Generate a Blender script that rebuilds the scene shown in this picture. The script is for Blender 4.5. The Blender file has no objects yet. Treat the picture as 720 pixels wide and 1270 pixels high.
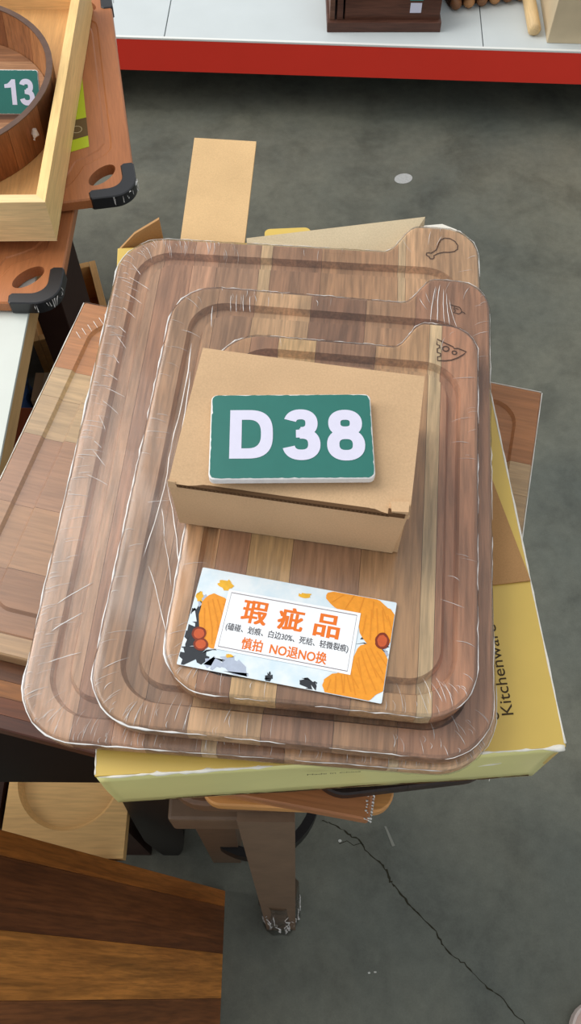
import bpy, bmesh, math, random
from mathutils import Vector, Matrix
sc = bpy.context.scene
C = sc.collection
S = 0.01                      # everything below is written in centimetres
R = math.radians

# ------------------------------------------------------------------ camera, world, light
cd = bpy.data.cameras.new('camera'); cam = bpy.data.objects.new('camera', cd); C.objects.link(cam)
cd.sensor_fit = 'VERTICAL'; cd.sensor_height = 24.0; cd.lens = 24.0 * 1085.4 / 1270.0
cd.clip_start = 0.02
cam.matrix_world = Matrix.Translation((0, 0, 1.30)) @ Matrix.Rotation(R(90 - 61.29), 4, 'X') @ Matrix.Rotation(R(0.45), 4, 'Z')
sc.camera = cam
sc.view_settings.view_transform = 'Standard'; sc.view_settings.look = 'None'
sc.view_settings.gamma = 1.0; sc.view_settings.use_curve_mapping = False
sc.view_settings.exposure = 0.0

w = bpy.data.worlds.new('world'); sc.world = w; w.use_nodes = True
bg = w.node_tree.nodes['Background']; bg.inputs['Color'].default_value = (0.93, 0.97, 1.0, 1); bg.inputs['Strength'].default_value = 0.72

def area(name, loc, target, size, power, col):
    l = bpy.data.lights.new(name, 'AREA'); l.energy = power; l.size = size; l.color = col
    o = bpy.data.objects.new(name, l); C.objects.link(o); o.location = loc
    o.rotation_euler = (Vector(target) - Vector(loc)).to_track_quat('-Z', 'Y').to_euler()
    return o
area('roof_skylight', (-2.2, 2.0, 3.9), (-0.1, 0.4, 0.7), 2.6, 105, (1.0, 0.97, 0.93))
area('unseen_left_light', (-3.6, 0.9, 2.3), (0, 0.3, 0.8), 1.7, 75, (1.0, 0.97, 0.93))  # unseen lamp added low at left so the stack shades the carton's right

# ------------------------------------------------------------------ helpers
def lin(c):
    c = c / 255.0
    return c / 12.92 if c <= 0.04045 else ((c + 0.055) / 1.055) ** 2.4
def rgb(r, g, b): return (lin(r), lin(g), lin(b), 1.0)

def newmat(name):
    m = bpy.data.materials.new(name); m.use_nodes = True
    nt = m.node_tree; nt.nodes.clear()
    out = nt.nodes.new('ShaderNodeOutputMaterial')
    return m, nt, nt.nodes, nt.links, out

def setin(n, k, v): n.inputs[k].default_value = v

def mixc(N, L, fac, a, b, mode='MIX'):
    n = N.new('ShaderNodeMix'); n.data_type = 'RGBA'; n.blend_type = mode
    for i, v in ((0, fac), (6, a), (7, b)):
        if isinstance(v, (int, float)) or isinstance(v, tuple): n.inputs[i].default_value = v
        else: L.new(v, n.inputs[i])
    return n.outputs[2]

def ramp(N, L, src, stops):
    n = N.new('ShaderNodeValToRGB'); L.new(src, n.inputs[0])
    e = n.color_ramp.elements
    e[0].position, e[0].color = stops[0]; e[1].position, e[1].color = stops[1]
    for p, c in stops[2:]:
        x = e.new(p); x.color = c
    return n.outputs[0]

def noise(N, L, vec, scale, detail=4, rough=.55, dist=0.0):
    n = N.new('ShaderNodeTexNoise'); setin(n, 'Scale', scale); setin(n, 'Detail', detail); setin(n, 'Roughness', rough); setin(n, 'Distortion', dist)
    if vec is not None: L.new(vec, n.inputs['Vector'])
    return n.outputs[0]

def g1(v): return (v, v, v, 1)

def wood_mat(name, axis='y', rough=.42, contrast=1.0, fig=1.0):
    """wood whose tone is the object's own colour; grain runs along the given axis"""
    m, nt, N, L, out = newmat(name)
    tc = N.new('ShaderNodeTexCoord'); oi = N.new('ShaderNodeObjectInfo')
    off = N.new('ShaderNodeVectorMath'); off.operation = 'MULTIPLY_ADD'
    cmb = N.new('ShaderNodeCombineXYZ')
    for i in range(3): L.new(oi.outputs['Random'], cmb.inputs[i])
    L.new(cmb.outputs[0], off.inputs[0]); off.inputs[1].default_value = (13.1, 7.7, 5.3); L.new(tc.outputs['Object'], off.inputs[2])
    mp = N.new('ShaderNodeMapping'); L.new(off.outputs[0], mp.inputs[0])
    sc3 = [70, 70, 70]; sc3['xyz'.index(axis)] = 7 * fig
    mp.inputs['Scale'].default_value = sc3
    n1 = noise(N, L, mp.outputs[0], 1.0, 5, .6, 1.3)
    mp2 = N.new('ShaderNodeMapping'); L.new(off.outputs[0], mp2.inputs[0])
    s2 = [420, 420, 420]; s2['xyz'.index(axis)] = 26; mp2.inputs['Scale'].default_value = s2
    n2 = noise(N, L, mp2.outputs[0], 1.0, 3, .6)
    mp3 = N.new('ShaderNodeMapping'); L.new(off.outputs[0], mp3.inputs[0])
    s3 = [18, 18, 18]; s3['xyz'.index(axis)] = 5; mp3.inputs['Scale'].default_value = s3
    n3 = noise(N, L, mp3.outputs[0], 1.0, 2, .5)
    c = contrast
    f1 = ramp(N, L, n1, [(.30, g1(1 - .34 * c)), (.72, g1(1 + .22 * c))])
    f2 = ramp(N, L, n2, [(.36, g1(1 - .26 * c)), (.60, g1(1.04))])
    f3 = ramp(N, L, n3, [(.3, (1 - .24 * c, 1 - .30 * c, 1 - .34 * c, 1)), (.7, (1.10, 1.10, 1.10, 1))])
    a = mixc(N, L, 1.0, oi.outputs['Color'], f1, 'MULTIPLY')
    a = mixc(N, L, 1.0, a, f2, 'MULTIPLY'); a = mixc(N, L, 1.0, a, f3, 'MULTIPLY')
    b = N.new('ShaderNodeBsdfPrincipled'); L.new(a, b.inputs['Base Color']); setin(b, 'Roughness', rough); setin(b, 'Specular IOR Level', .35)
    bm_ = N.new('ShaderNodeBump'); setin(bm_, 'Strength', .12); setin(bm_, 'Distance', .0006); L.new(n2, bm_.inputs['Height']); L.new(bm_.outputs[0], b.inputs['Normal'])
    L.new(b.outputs[0], out.inputs[0])
    return m

def plain(name, col, rough=.5, spec=.3, var=.0, vscale=60, bump=0, metal=0, coat=0):
    m, nt, N, L, out = newmat(name)
    b = N.new('ShaderNodeBsdfPrincipled'); setin(b, 'Roughness', rough); setin(b, 'Specular IOR Level', spec); setin(b, 'Metallic', metal); setin(b, 'Coat Weight', coat)
    setin(b, 'Base Color', col)
    if var or bump:
        tc = N.new('ShaderNodeTexCoord'); n = noise(N, L, tc.outputs['Object'], vscale, 5, .6)
        if var:
            f = ramp(N, L, n, [(.3, g1(1 - var)), (.7, g1(1 + var * .6))])
            L.new(mixc(N, L, 1.0, col, f, 'MULTIPLY'), b.inputs['Base Color'])
        if bump:
            q = N.new('ShaderNodeBump'); setin(q, 'Strength', bump); setin(q, 'Distance', .002); L.new(n, q.inputs['Height']); L.new(q.outputs[0], b.inputs['Normal'])
    L.new(b.outputs[0], out.inputs[0])
    return m

def film_mat(name, base=.05, gain=.5, bump=.35, scale=(40, 40, 40), rough=.14):
    m, nt, N, L, out = newmat(name)
    tc = N.new('ShaderNodeTexCoord'); mp = N.new('ShaderNodeMapping'); L.new(tc.outputs['Object'], mp.inputs[0]); mp.inputs['Scale'].default_value = scale
    n = noise(N, L, mp.outputs[0], 1.0, 4, .6, 1.5)
    q = N.new('ShaderNodeBump'); setin(q, 'Strength', bump); setin(q, 'Distance', .003); L.new(n, q.inputs['Height'])
    t = N.new('ShaderNodeBsdfTransparent'); g = N.new('ShaderNodeBsdfGlossy'); setin(g, 'Roughness', rough); L.new(q.outputs[0], g.inputs['Normal'])
    fr = N.new('ShaderNodeFresnel'); setin(fr, 'IOR', 1.45); L.new(q.outputs[0], fr.inputs['Normal'])
    ma = N.new('ShaderNodeMath'); ma.operation = 'MULTIPLY_ADD'; L.new(fr.outputs[0], ma.inputs[0]); ma.inputs[1].default_value = gain; ma.inputs[2].default_value = base; ma.use_clamp = True
    mx = N.new('ShaderNodeMixShader'); L.new(ma.outputs[0], mx.inputs[0]); L.new(t.outputs[0], mx.inputs[1]); L.new(g.outputs[0], mx.inputs[2])
    L.new(mx.outputs[0], out.inputs[0])
    return m

def crease_mat(name, alpha=.6):
    m, nt, N, L, out = newmat(name)
    t = N.new('ShaderNodeBsdfTransparent'); b = N.new('ShaderNodeBsdfPrincipled'); setin(b, 'Base Color', rgb(245, 243, 240)); setin(b, 'Roughness', .15); setin(b, 'Specular IOR Level', .8)
    mx = N.new('ShaderNodeMixShader'); mx.inputs[0].default_value = alpha; L.new(t.outputs[0], mx.inputs[1]); L.new(b.outputs[0], mx.inputs[2]); L.new(mx.outputs[0], out.inputs[0])
    return m

def card_mat(name, col, speck=.10, rough=.75):
    m, nt, N, L, out = newmat(name)
    tc = N.new('ShaderNodeTexCoord')
    n = noise(N, L, tc.outputs['Object'], 900, 3, .6); n2 = noise(N, L, tc.outputs['Object'], 22, 3, .5)
    f = ramp(N, L, n, [(.3, g1(1 - speck)), (.7, g1(1 + speck * .5))]); f2 = ramp(N, L, n2, [(.3, g1(.93)), (.7, g1(1.05))])
    a = mixc(N, L, 1.0, mixc(N, L, 1.0, col, f, 'MULTIPLY'), f2, 'MULTIPLY')
    b = N.new('ShaderNodeBsdfPrincipled'); L.new(a, b.inputs['Base Color']); setin(b, 'Roughness', rough); setin(b, 'Specular IOR Level', .2)
    L.new(b.outputs[0], out.inputs[0])
    return m

# ---- mesh helpers
def link(name, me, mat, parent=None, color=None):
    o = bpy.data.objects.new(name, me); C.objects.link(o)
    if mat is not None: me.materials.append(mat)
    if parent is not None: o.parent = parent
    if color is not None: o.color = color
    return o
def obj(name, bm, mat, parent=None, color=None, smooth=False, loc=None, rot=None, recalc=True):
    if recalc: bmesh.ops.recalc_face_normals(bm, faces=bm.faces)
    bmesh.ops.scale(bm, vec=(S, S, S), verts=bm.verts)
    me = bpy.data.meshes.new(name); bm.to_mesh(me); bm.free()
    if smooth: me.polygons.foreach_set('use_smooth', [True] * len(me.polygons))
    o = link(name, me, mat, parent, color)
    if loc: o.location = [v * S for v in loc]
    if rot: o.rotation_euler = [R(v) for v in rot]
    return o
def thing(name, label, cat, loc=(0, 0, 0), rot=(0, 0, 0), group=None):
    o = bpy.data.objects.new(name, None); C.objects.link(o); o.empty_display_size = .02
    o.location = [v * S for v in loc]; o.rotation_euler = [R(v) for v in rot]
    return tag(o, label, cat, group)
def tag(o, label, cat, group=None):
    o['label'] = label; o['category'] = cat
    if group: o['group'] = group
    return o
def stuff(o): o['kind'] = 'stuff'; return o
def struct(o): o['kind'] = 'structure'; return o

def add_box(bm, x0, x1, y0, y1, z0, z1, bev=0.0, mtx=None):
    b = bmesh.new()
    vs = [b.verts.new((x, y, z)) for z in (z0, z1) for y in (y0, y1) for x in (x0, x1)]
    for f in ((0, 2, 3, 1), (4, 5, 7, 6), (0, 1, 5, 4), (2, 6, 7, 3), (0, 4, 6, 2), (1, 3, 7, 5)): b.faces.new([vs[i] for i in f])
    if bev: bmesh.ops.bevel(b, geom=list(b.edges), offset=bev, segments=2, affect='EDGES', profile=.6)
    merge(bm, b, mtx)
def merge(bm, b, mtx=None):
    if mtx is not None: bmesh.ops.transform(b, matrix=mtx, verts=b.verts)
    mp = {v: bm.verts.new(v.co) for v in b.verts}
    for f in b.faces:
        try: bm.faces.new([mp[v] for v in f.verts])
        except ValueError: pass
    b.free()
def box(*a, **k):
    bm = bmesh.new(); add_box(bm, *a, **k); return bm
def add_prism(bm, poly, z0, z1, bev=0.0):
    n = len(poly)
    if bev:
        ins = offset(poly, bev)
        rings = [(ins, z0), (poly, z0 + bev), (poly, z1 - bev), (ins, z1)]
    else: rings = [(poly, z0), (poly, z1)]
    vr = [[bm.verts.new((x, y, z)) for x, y in pl] for pl, z in rings]
    for a, b in zip(vr, vr[1:]):
        for i in range(n): bm.faces.new((a[i], a[(i + 1) % n], b[(i + 1) % n], b[i]))
    bm.faces.new(vr[0][::-1]); bm.faces.new(vr[-1])
def prism(poly, z0, z1, bev=0.0):
    bm = bmesh.new(); add_prism(bm, poly, z0, z1, bev); return bm
def hull_slab(bm, quad, nrm, t):
    """thin slab: a 3-D polygon given thickness t along -nrm"""
    n = Vector(nrm).normalized() * t
    a = [bm.verts.new(q) for q in quad]; b = [bm.verts.new(Vector(q) - n) for q in quad]
    k = len(quad); bm.faces.new(a); bm.faces.new(b[::-1])
    for i in range(k): bm.faces.new((a[i], b[i], b[(i + 1) % k], a[(i + 1) % k]))
def offset(poly, d):
    """move a CCW outline inwards by d"""
    out = []; n = len(poly)
    for i in range(n):
        p0, p1, p2 = Vector(poly[i - 1]), Vector(poly[i]), Vector(poly[(i + 1) % n])
        e1 = (p1 - p0); e2 = (p2 - p1)
        if e1.length < 1e-6: e1 = e2
        if e2.length < 1e-6: e2 = e1
        n1 = Vector((-e1.y, e1.x)).normalized(); n2 = Vector((-e2.y, e2.x)).normalized()
        m = n1 + n2
        m = n1 if m.length < 1e-4 else m / max(.5, m.dot(n1) if m.dot(n1) else 1)
        out.append((p1.x + m.x * d, p1.y + m.y * d))
    return out
def arc(cx, cy, r, a0, a1, n):
    return [(cx + r * math.cos(R(a0 + (a1 - a0) * i / n)), cy + r * math.sin(R(a0 + (a1 - a0) * i / n))) for i in range(n + 1)]
def rrect(x0, y0, x1, y1, r, n=8):
    return (arc(x1 - r, y0 + r, r, -90, 0, n) + arc(x1 - r, y1 - r, r, 0, 90, n) + arc(x0 + r, y1 - r, r, 90, 180, n) + arc(x0 + r, y0 + r, r, 180, 270, n))
def ellipse(cx, cy, a, b, rot, n=24):
    c, s = math.cos(R(rot)), math.sin(R(rot)); o = []
    for i in range(n):
        u, v = a * math.cos(2 * math.pi * i / n), b * math.sin(2 * math.pi * i / n)
        o.append((cx + u * c - v * s, cy + u * s + v * c))
    return o
def add_tube(bm, pts, r, n=6, closed=False):
    pts = [Vector(p) for p in pts]; rings = []
    rr = r if isinstance(r, (list, tuple)) else [r] * len(pts)
    for i, p in enumerate(pts):
        if closed: d = pts[(i + 1) % len(pts)] - pts[i - 1]
        else: d = pts[min(i + 1, len(pts) - 1)] - pts[max(i - 1, 0)]
        d.normalize(); up = Vector((0, 0, 1)) if abs(d.z) < .9 else Vector((0, 1, 0))
        u = d.cross(up).normalized(); v = d.cross(u).normalized()
        rings.append([bm.verts.new(p + (u * math.cos(2 * math.pi * k / n) + v * math.sin(2 * math.pi * k / n)) * rr[i]) for k in range(n)])
    m = len(rings)
    for i in range(m if closed else m - 1):
        a, b = rings[i], rings[(i + 1) % m]
        for k in range(n): bm.faces.new((a[k], a[(k + 1) % n], b[(k + 1) % n], b[k]))
    if not closed: bm.faces.new(rings[0][::-1]); bm.faces.new(rings[-1])
def add_lathe(bm, prof, cx=0, cy=0, n=48, closed=True, a0=0, a1=360):
    full = abs(a1 - a0) >= 359.9; cols = []
    for i in range(n if full else n + 1):
        t = R(a0 + (a1 - a0) * i / n)
        cols.append([bm.verts.new((cx + r * math.cos(t), cy + r * math.sin(t), z)) for r, z in prof])
    k = len(prof)
    for i in range(len(cols) if full else len(cols) - 1):
        a, b = cols[i], cols[(i + 1) % len(cols)]
        for j in range(k if closed else k - 1): bm.faces.new((a[j], b[j], b[(j + 1) % k], a[(j + 1) % k]))
    if not full and closed: bm.faces.new(cols[0]); bm.faces.new(cols[-1][::-1])
def ribbon(bm, pts, wd, z, closed=False):
    """flat printed or burnt line of width wd along 2-D points, at height z"""
    n = len(pts); L_, R_ = [], []
    for i in range(n):
        p = Vector(pts[i]); a = Vector(pts[i - 1] if (i or closed) else pts[i]); b = Vector(pts[(i + 1) % n] if (i < n - 1 or closed) else pts[i])
        d = (b - a); d = d.normalized() if d.length > 1e-9 else Vector((1, 0)); m = Vector((-d.y, d.x)) * wd / 2
        L_.append(bm.verts.new((p.x + m.x, p.y + m.y, z))); R_.append(bm.verts.new((p.x - m.x, p.y - m.y, z)))
    for i in range(n if closed else n - 1):
        j = (i + 1) % n; bm.faces.new((L_[i], R_[i], R_[j], L_[j]))
def flat(bm, poly, z):
    f = bm.faces.new([bm.verts.new((x, y, z)) for x, y in poly])
    if f.normal.z < 0: f.normal_flip()
def text(name, s, size, mat, parent, loc, rot=(0, 0, 0), bold=0.0, width=None, height=None, align='CENTER', extrude=0.0, spacing=1.0, fat=0.0):
    cu = bpy.data.curves.new(name, 'FONT'); cu.body = s; cu.size = size * S; cu.align_x = align; cu.align_y = 'CENTER' if align == 'CENTER' else 'BOTTOM_BASELINE'
    cu.offset = bold * S; cu.extrude = extrude * S; cu.space_character = spacing; cu.resolution_u = 5
    t = bpy.data.objects.new(name, cu); C.objects.link(t)
    dg = bpy.context.evaluated_depsgraph_get(); me = bpy.data.meshes.new_from_object(t.evaluated_get(dg))
    bpy.data.objects.remove(t); bpy.data.curves.remove(cu)
    me.materials.clear(); me.name = name
    if fat:
        b0 = bmesh.new(); src = bmesh.new(); src.from_mesh(me)
        for k, (dx, dy) in enumerate(((-1, -1), (1, -1), (1, 1), (-1, 1), (0, 0), (0, 1), (0, -1))):
            q = src.copy(); bmesh.ops.translate(q, verts=q.verts, vec=(dx * fat * S, dy * fat * S * .7, k * 2e-6)); merge(b0, q)
        b0.to_mesh(me); b0.free(); src.free()
    if me.vertices and (width or height):
        xs = [v.co.x for v in me.vertices]; ys = [v.co.y for v in me.vertices]
        cx, cy = (min(xs) + max(xs)) / 2, (min(ys) + max(ys)) / 2
        fx = width * S / (max(xs) - min(xs)) if width else 1; fy = height * S / (max(ys) - min(ys)) if height else fx
        if not width: fx = fy
        for v in me.vertices: v.co.x = (v.co.x - cx) * fx; v.co.y = (v.co.y - cy) * fy
    o = link(name, me, mat, parent); o.location = [q * S for q in loc]; o.rotation_euler = [R(q) for q in rot]
    return o

def resample(pts, n):
    """n points (last one left out) spread evenly along an open polyline"""
    P = [Vector(p) for p in pts]; d = [0]
    for a, b in zip(P, P[1:]): d.append(d[-1] + (b - a).length)
    out = []; k = 0
    for i in range(n):
        t = d[-1] * i / n
        while k < len(P) - 2 and d[k + 1] < t: k += 1
        f = (t - d[k]) / max(1e-9, d[k + 1] - d[k]); q = P[k].lerp(P[k + 1], f); out.append((q.x, q.y))
    return out
def tab_outline(w_, h_, r, tw, th, sw, rt):
    """board outline with the raised handle corner at the far right"""
    x0, x1, y0, y1 = -w_ / 2, w_ / 2, -h_ / 2, h_ / 2
    bot = arc(x0 + r, y0 + r, r, 225, 270, 6) + arc(x1 - r, y0 + r, r, 270, 315, 6)
    right = arc(x1 - r, y0 + r, r, 315, 360, 6) + arc(x1 - rt, y1 + th - rt, rt, 0, 45, 8)
    top = arc(x1 - rt, y1 + th - rt, rt, 45, 90, 8)
    xa = x1 - tw + sw
    for i in range(15):
        t = i / 14; top.append((xa - sw * t, y1 + th * (.5 + .5 * math.cos(math.pi * t))))
    top += arc(x0 + r, y1 - r, r, 90, 135, 6); left = arc(x0 + r, y1 - r, r, 135, 180, 6) + arc(x0 + r, y0 + r, r, 180, 225, 6)
    return resample(bot, 44) + resample(right, 56) + resample(top, 72) + resample(left, 52)

def board_bm(outer, t, g_out=None, g_in=None, depth=.25, holes=(), bev=.12):
    bm = bmesh.new()
    def loop(pl, z): return [bm.verts.new((x, y, z)) for x, y in pl]
    def band(a, b):
        n = len(a)
        for i in range(n): bm.faces.new((a[i], a[(i + 1) % n], b[(i + 1) % n], b[i]))
    def edges(l): return [bm.edges.get((l[i], l[(i + 1) % len(l)])) or bm.edges.new((l[i], l[(i + 1) % len(l)])) for i in range(len(l))]
    ins = offset(outer, bev)
    l0, l1, l2, l3 = loop(ins, 0), loop(outer, bev), loop(outer, t - bev), loop(ins, t)
    band(l0, l1); band(l1, l2); band(l2, l3)
    ht = [loop(h, t) for h in holes]; hb = [loop(h, 0) for h in holes]
    for a, b in zip(ht, hb): band(a, b)
    et = edges(l3); eb = edges(l0)
    for a in ht: et += edges(a)
    for a in hb: eb += edges(a)
    if g_out:
        ga, gb, gc, gd = loop(g_out, t), loop(offset(g_out, .22), t - depth), loop(offset(g_in, -.22), t - depth), loop(g_in, t)
        band(ga, gb); band(gb, gc); band(gc, gd); et += edges(ga)
        bm.faces.new(gd)
    bmesh.ops.triangle_fill(bm, use_beauty=True, use_dissolve=False, edges=et, normal=(0, 0, 1))
    bmesh.ops.triangle_fill(bm, use_beauty=True, use_dissolve=False, edges=eb, normal=(0, 0, -1))
    bmesh.ops.recalc_face_normals(bm, faces=bm.faces)
    return bm
def staves(bm, bounds, axis, cols, mat, parent, name='stave', gap=.012):
    """cut a board into its glued strips; bounds run along the axis"""
    for i, col in enumerate(cols):
        b = bm.copy()
        for pos, sg in ((bounds[i] + gap, -1), (bounds[i + 1] - gap, 1)):
            co = [0, 0, 0]; no = [0, 0, 0]; co[axis] = pos; no[axis] = sg
            bmesh.ops.bisect_plane(b, geom=b.verts[:] + b.edges[:] + b.faces[:], plane_co=co, plane_no=no, clear_outer=True)
            ed = [e for e in b.edges if e.is_boundary and all(abs(v.co[axis] - pos) < 1e-4 for v in e.verts)]
            if ed:
                try: bmesh.ops.triangle_fill(b, edges=ed, use_beauty=True, normal=no)
                except Exception: pass
        if b.faces: obj(name, b, mat, parent, rgb(*col))
        else: b.free()
    bm.free()

# ------------------------------------------------------------------ materials
M_aca = wood_mat('acacia_wood', 'y', .45, 1.0)
M_acax = wood_mat('acacia_wood_cross', 'x', .45, .9)
M_acaz = wood_mat('acacia_wood_upright', 'z', .4, .9)
M_figx = wood_mat('figured_acacia_wood', 'x', .4, 1.15, .5)
M_tan = wood_mat('tan_board_wood', 'x', .38, .55, .7)
M_pine = wood_mat('pale_pine_wood', 'x', .5, .35)
M_piney = wood_mat('pale_pine_wood_long', 'y', .5, .35)
M_orange = wood_mat('orange_brown_wood', 'y', .35, .30)
M_dark = plain('dark_brown_stain', rgb(52, 34, 28), .55, .15, .2, 30)
M_dark2 = plain('black_brown_stain', rgb(24, 17, 15), .6, .12, .15, 30)
M_black = plain('black_lacquer', rgb(18, 15, 15), .45, .35)
M_silicone = plain('black_silicone', rgb(38, 38, 41), .28, .5, .1, 80)
M_kraft = card_mat('kraft_cardboard', rgb(202, 168, 130))
M_kraft_in = card_mat('kraft_inner', rgb(176, 134, 88))
M_kraft_lt = card_mat('light_kraft', rgb(214, 178, 130))
M_kraft_gr = card_mat('greyish_kraft', rgb(206, 188, 156))
M_kraft_dk = card_mat('corrugation', rgb(92, 66, 42))
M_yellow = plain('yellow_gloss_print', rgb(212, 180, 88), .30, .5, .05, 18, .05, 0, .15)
M_yellow_lit = plain('lit_yellow_gloss_print', rgb(232, 226, 152), .32, .5, .06, 18, .12, 0, .15)  # same yellow print, paled to stand for light on front and left
M_white_pap = plain('worn_white_paper', rgb(236, 232, 220), .6, .3, .06, 300)
M_ink = plain('dark_ink', rgb(58, 42, 18), .6)
M_burn = plain('burnt_line', rgb(82, 52, 32), .8, .1)
M_green = plain('teal_sign_print', rgb(40, 110, 100), .35, .4, .05, 90)
M_digit = plain('lavender_white_print', rgb(212, 210, 228), .4, .3, .03, 200)
M_foam = plain('white_foam_board', rgb(226, 224, 222), .6, .3, .08, 300)
M_film = film_mat('shrink_film', .05, .55, .10, (14, 14, 14), .22)
M_film3 = film_mat('thin_shrink_film', .01, .35, .02, (10, 10, 10), .3)
M_film2 = film_mat('loose_film', .10, .7, .6, (60, 60, 60), .12)
M_crease_glint = crease_mat('film_crease', .86)  # creased film; the white base colour stands for light it catches
M_crease2 = crease_mat('film_haze_crease', .45)

# ------------------------------------------------------------------ floor
def floor_mat():
    m, nt, N, L, out = newmat('stained_concrete')
    tc = N.new('ShaderNodeTexCoord'); P = tc.outputs['Object']
    n1 = noise(N, L, P, 2.2, 5, .6, .4); n2 = noise(N, L, P, 9, 6, .65, .3); n3 = noise(N, L, P, 60, 4, .6); n4 = noise(N, L, P, 420, 2, .5)
    a = ramp(N, L, n1, [(.32, rgb(92, 96, 89)), (.68, rgb(116, 115, 101))])
    f = ramp(N, L, n2, [(.34, g1(.66)), (.50, g1(.98)), (.72, g1(1.12))]); a = mixc(N, L, .75, a, f, 'MULTIPLY')
    f = ramp(N, L, n3, [(.3, g1(.86)), (.7, g1(1.08))]); a = mixc(N, L, .8, a, f, 'MULTIPLY')
    f = ramp(N, L, n4, [(.3, g1(.93)), (.7, g1(1.04))]); a = mixc(N, L, 1.0, a, f, 'MULTIPLY')
    b = N.new('ShaderNodeBsdfPrincipled'); L.new(a, b.inputs['Base Color']); setin(b, 'Specular IOR Level', .25)
    r = ramp(N, L, n2, [(.3, g1(.45)), (.7, g1(.7))]); L.new(r, b.inputs['Roughness'])
    q = N.new('ShaderNodeBump'); setin(q, 'Strength', .15); setin(q, 'Distance', .002); L.new(n3, q.inputs['Height']); L.new(q.outputs[0], b.inputs['Normal'])
    L.new(b.outputs[0], out.inputs[0]); return m
floor = struct(obj('floor', box(-400, 400, -200, 500, -10, 0), floor_mat()))
rnd = random.Random(3)
crack = [(4.9, 21.3), (6.2, 20.9), (7.8, 20.0), (9.0, 19.2), (10.0, 18.7), (11.1, 17.1), (12.7, 15.8), (13.6, 14.7), (14.1, 13.4), (14.8, 12.7), (15.9, 11.2), (16.9, 10.2), (18.0, 9.0), (19.9, 7.2), (20.6, 5.8), (21.9, 4.3), (23.4, 3.4), (24.8, 2.0), (26.2, .6), (27.8, -.3), (29.0, -2.0), (30.7, -3.5), (34, -8)]
bm = bmesh.new(); pl, pr = [], []
fine = []
for (a, b) in zip(crack, crack[1:]):
    for k in range(4):
        t = k / 4; fine.append((a[0] + (b[0] - a[0]) * t + rnd.uniform(-.12, .12), a[1] + (b[1] - a[1]) * t + rnd.uniform(-.12, .12)))
prev = None
for i, (x, y) in enumerate(fine):
    wd = rnd.uniform(.03, .17) * (1.3 if 20 < i < 44 else .9)
    cur = (bm.verts.new((x - wd * .6, y - wd * .6, .03)), bm.verts.new((x + wd * .6, y + wd * .6, .03)))
    if prev: bm.faces.new((prev[0], prev[1], cur[1], cur[0]))
    prev = cur
branch = [(7.2, 18.2), (8.3, 18.6), (9.2, 18.0), (10.2, 18.3), (10.6, 18.1)]
ribbon(bm, branch, .10, .03)
obj('floor_crack', bm, plain('crack_shadow_grit', rgb(52, 50, 40), .95, .05), floor)
bm = bmesh.new()
add_prism(bm, ellipse(23.6, 152.8, 2.0, 1.5, 20, 20), 0, .06)
obj('paint_spot', bm, plain('pale_spot', rgb(176, 178, 176), .7, .2, .1, 200), floor)
bm = bmesh.new(); add_prism(bm, ellipse(-37.6, 166, 1.1, .6, 30, 16), 0, .06); obj('paint_spot', bm, plain('pale_spot_b', rgb(160, 164, 160), .7), floor)
bm = bmesh.new(); add_prism(bm, [(13.6, 20.6), (13.9, 20.6), (15.0, 18.0), (14.6, 17.9)], 0, .05); obj('plastic_scrap', bm, plain('grey_scrap', rgb(130, 130, 120), .4), floor)
bm = bmesh.new(); add_prism(bm, ellipse(7.3, 18.6, .25, .2, 0, 8), 0, .05); add_prism(bm, ellipse(10.8, 2.2, .18, .12, 0, 8), 0, .05); add_prism(bm, ellipse(11.6, 2.3, .2, .1, 0, 8), 0, .05)
obj('plastic_scrap', bm, plain('white_scrap', rgb(190, 190, 182), .5), floor)

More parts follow.
